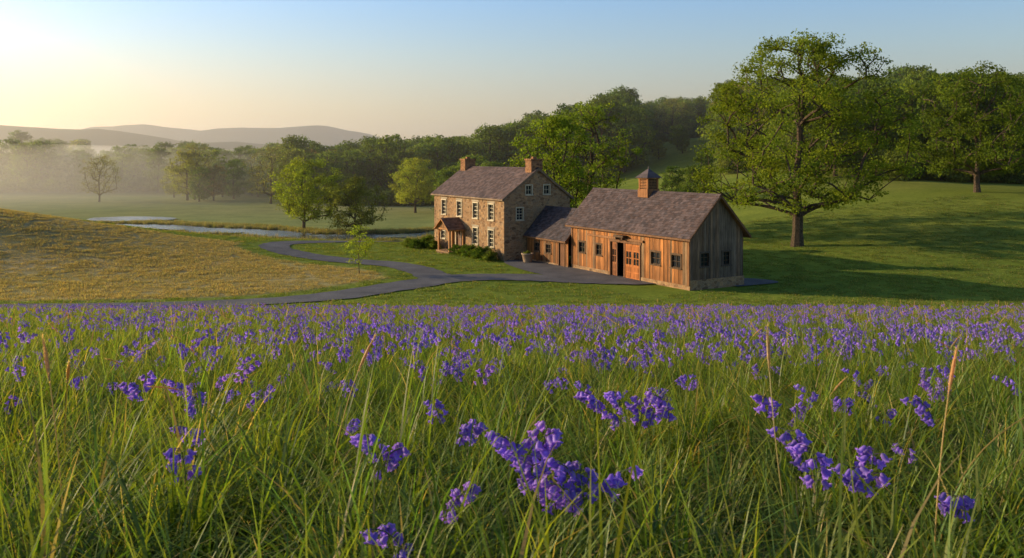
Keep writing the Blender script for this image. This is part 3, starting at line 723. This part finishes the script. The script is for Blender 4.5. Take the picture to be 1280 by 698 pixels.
bd.obj('board_walls',[M_board],con); fr.obj('windows_and_door',[M_board],con); gl.obj('glass',[M_glass],con); dkk.obj('interior_dark',[M_dark],con); st.obj('stone_footing',[M_stone],con)
gable_roof(con,'roof',CW,Y0c,Y1c,2.5,4.75,.35,.0,base=(.085,.07,.078),x0=-.3)
# ---- house
house=empty('stone_farmhouse',(HO[0],HO[1],GZ),th)
HW,HL,HH,HR=7.2,14.8,5.7,8.3
stn=MB();fr=MB();gl=MB();Pf=PL('front',0);Pg=PL('gable',0)
topg=lambda u:HH+(HR-HH)*(1-abs(u-HW/2)/(HW/2))
cream=(.62,.53,.37)
ww=.5
opsH=[(c-ww,c+ww,3.6,5.05) for c in(2.4,5.5,8.9,12.4)]+[(c-ww,c+ww,1.1,2.65) for c in(2.4,5.5,12.6)]
door=(8.55,9.6,.3,2.5)
opsG=[(2.3,2.95,6.0,6.85),(4.25,4.9,6.0,6.85),(1.3,2.0,3.7,4.8)]
wall(stn,Pf,0,HL,-.5,lambda u:HH,opsH+[door]); wall(stn,Pg,0,HW,-.5,topg,opsG,(HW/2,)); wall(stn,PL('back',HW),0,HL,-.5,lambda u:HH,[]); wall(stn,PL('gable2',HL),0,HW,-.5,topg,[],(HW/2,))
for o in opsH: window(fr,gl,Pf,o,2,4,cream,.12,.05,.08,cream)
for o in opsG: window(fr,gl,Pg,o,2,2 if o[2]>5 else 4,cream,.12,.05,.07,cream)
for o in opsH: pbox(fr,Pf,o[0]-.2,o[1]+.2,o[3]+.125,o[3]+.3,.004,.035,(.34,.27,.19))
pbox(fr,Pf,8.55,9.6,.3,2.5,-.16,-.1,(.2,.085,.04)); pbox(fr,Pf,8.67,9.0,1.4,2.25,-.1,-.08,(.1,.045,.02)); pbox(fr,Pf,9.15,9.48,1.4,2.25,-.1,-.08,(.1,.045,.02))
pbox(fr,Pf,8.43,8.55,.3,2.62,.004,.06,cream); pbox(fr,Pf,9.6,9.72,.3,2.62,.004,.06,cream)
pbox(fr,Pf,0,HL,HH-.22,HH-.02,.01,.12,(.38,.26,.15))
stn.obj('stone_walls',[M_stone],house); fr.obj('windows_and_trim',[M_trim],house); gl.obj('glass',[M_glass],house)
rm=MB(); rm.box((.3,.3,0),(HW-.3,HL-.3,5.4)); rm.obj('interior_dark',[M_dark],house)
gable_roof(house,'roof',HW,0,HL,HH,HR,.3,.18,base=(.14,.10,.095),fasc=(.28,.19,.12))
ch=MB()
for yy in(.15,HL-1.3):
    ch.box((HW/2-.62,yy,HR-.7),(HW/2+.62,yy+1.05,HR+.85)); ch.box((HW/2-.7,yy-.08,HR+.852),(HW/2+.7,yy+1.13,HR+1.0)); ch.box((HW/2-.2,yy+.35,HR+1.002),(HW/2+.2,yy+.7,HR+1.2))
ch.obj('chimneys',[M_brick],house)
# porch
pc=MB(); pr=MB(); ps_=MB(); wd=(.42,.20,.075); ya,yb,xo=7.75,10.4,-1.7
ps_.box((xo-.15,ya-.1,-.3),(-.01,yb+.1,.22)); ps_.box((xo-.5,8.4,-.3),(xo-.15,9.8,.08))
for yy in(ya+.12,yb-.12): 
    pc.box((xo+.0,yy-.09,.22),(xo+.18,yy+.09,2.3),wd); pc.box((-.2,yy-.08,.22),(-.02,yy+.08,2.3),wd)
    pc.box((xo-.05,yy-.1,2.3),(0,yy+.1,2.5),wd)
    s=1 if yy<9 else -1
    pc.tube((xo+.09,yy,1.8),(xo+.09,yy+s*.5,2.3),.05,.05,4,wd)
pc.box((xo-.052,ya+.22,2.302),(xo+.12,yb-.22,2.48),wd)
ym=(ya+yb)/2; zr=3.4
pc.face([(xo,ya,2.5),(xo,yb,2.5),(xo,ym,zr-.05)],(.30,.15,.06)); 
for k in range(5):
    yy=ya+.4+k*(yb-ya-.8)/4; zt=2.5+(zr-.1-2.5)*(1-abs(yy-ym)/((yb-ya)/2)); pc.box((xo-.03,yy-.04,2.5),(xo-.004,yy+.04,zt),wd)
for s in(-1,1):
    hw=(yb-ya)/2+.28; sl=(zr-2.5)/((yb-ya)/2); L=math.hypot(1,sl)
    shingles(pr,(xo-.3,ym,zr+.06),(1,0,0),(0,s/L,-sl/L),(0,s*sl/L,1/L),-xo+.3,hw*L,base=(.2,.12,.085))
    A=[(ym,zr+.055),(ym+s*hw,zr-hw*sl+.055),(ym+s*hw,zr-hw*sl-.07),(ym,zr-.07)]
    i=len(pc.v); pc.v+=[(xo-.3,a,b) for a,b in A]+[(0,a,b) for a,b in A]; pc.c+=[wd]*8
    for f in ((0,1,2,3),(0,1,5,4),(1,2,6,5),(2,3,7,6)): pc.f.append(tuple(i+k for k in f)); pc.m.append(0)
pc.obj('porch_frame',[M_board],house); pr.obj('porch_roof',[M_slate],house); ps_.obj('porch_steps',[M_stone],house)
# planter
mb=MB(); qx,qy=loc(-1.4,19.6); gz=Hs(qx,qy)+.05
mb.lathe([(0,gz),(.32,gz),(.38,gz+.1),(.5,gz+.7),(.56,gz+.72),(.56,gz+.82),(.48,gz+.82),(.46,gz+.7),(0,gz+.7)],20,qx,qy,(.42,.30,.2))
pl=empty('terracotta_planter',(0,0,0)); mb.obj('pot',[M_trim],pl,True)
o=bpy.data.objects.new('plant',s2); o.location=(qx,qy,gz+.65); o.scale=(.45,.45,.4); COL.objects.link(o); o.parent=pl
# ------------------------------------------------------------------ mist & haze
def vol(name,dens,colr,an):
    m=NT(name); v=m.n('ShaderNodeVolumeScatter'); v.inputs['Color'].default_value=(*colr,1); v.inputs['Density'].default_value=dens; v.inputs['Anisotropy'].default_value=an
    m.l(v.outputs[0],m.out.inputs['Volume']); return m.mat
mb=MB(); mb.box((-3500,97,-20),(3500,899,70)); mb.obj('atmosphere_haze',[vol('haze',.0006,(1,.92,.80),.55)])
mb=MB(); mb.box((-4500,900,-20),(4500,3600,130)); mb.obj('distant_haze',[vol('haze_far',.00030,(1,.92,.84),.5)])
def ell(name,c_,r,mat):
    mb=MB(); prof=[(max(.0001,math.sin(math.pi*k/16)),-math.cos(math.pi*k/16)) for k in range(17)]; mb.lathe(prof,32,0,0)
    o=mb.obj(name,[mat]); o.location=c_; o.scale=r; return o
mm=vol('mist',.0048,(1,.90,.74),.55)
ell('valley_mist',(-235,325,-12),(245,195,18),mm)
# ------------------------------------------------------------------ light, sky, camera
el=math.radians(14); sd=Vector((-.955,.297,0)).normalized()*math.cos(el)+Vector((0,0,math.sin(el)))
L=bpy.data.lights.new('sun','SUN'); L.energy=6.2; L.angle=math.radians(.5); L.color=(1,.76,.43)
lo=bpy.data.objects.new('sun',L); lo.rotation_euler=sd.to_track_quat('Z','Y').to_euler(); COL.objects.link(lo)
w=bpy.data.worlds.new('World'); scene.world=w; w.use_nodes=True; nt=w.node_tree; nt.nodes.clear()
sk_=nt.nodes.new('ShaderNodeTexSky'); sk_.sky_type='NISHITA'; sk_.sun_disc=False; sk_.sun_elevation=el; sk_.sun_rotation=math.atan2(sd.x,sd.y); sk_.air_density=1.0; sk_.dust_density=1.2; sk_.ozone_density=2.0
tc=nt.nodes.new('ShaderNodeTexCoord'); sx=nt.nodes.new('ShaderNodeSeparateXYZ'); nt.links.new(tc.outputs['Generated'],sx.inputs[0])
rp=nt.nodes.new('ShaderNodeValToRGB'); e=rp.color_ramp.elements; e.new(.5); e.new(.5); e.new(.5)
for el_,(p,c_) in zip(e,[(0,(.76,.54,.42)),(.06,(.74,.575,.47)),(.12,(.66,.63,.61)),(.20,(.53,.66,.80)),(.55,(.32,.36,.43))]): el_.position=p; el_.color=(*c_,1)
nt.links.new(sx.outputs[2],rp.inputs[0])
mx=nt.nodes.new('ShaderNodeMix'); mx.data_type='RGBA'; mx.blend_type='MULTIPLY'; mx.inputs[0].default_value=1
nt.links.new(sk_.outputs[0],mx.inputs[6]); nt.links.new(rp.outputs[0],mx.inputs[7])
bg=nt.nodes.new('ShaderNodeBackground'); bg.inputs[1].default_value=.30; ow=nt.nodes.new('ShaderNodeOutputWorld')
nt.links.new(mx.outputs[2],bg.inputs[0]); nt.links.new(bg.outputs[0],ow.inputs[0])
cam=bpy.data.cameras.new('camera'); co_=bpy.data.objects.new('camera',cam); COL.objects.link(co_); scene.camera=co_
cam.lens=30; cam.sensor_width=36; cam.shift_y=-151/1280; cam.clip_start=.05; cam.clip_end=8000
co_.location=(0,0,0); co_.rotation_euler=(math.radians(90),0,0)
cam.dof.use_dof=True; cam.dof.focus_distance=12; cam.dof.aperture_fstop=8
scene.view_settings.view_transform='Standard'; scene.view_settings.look='None'; scene.view_settings.exposure=0
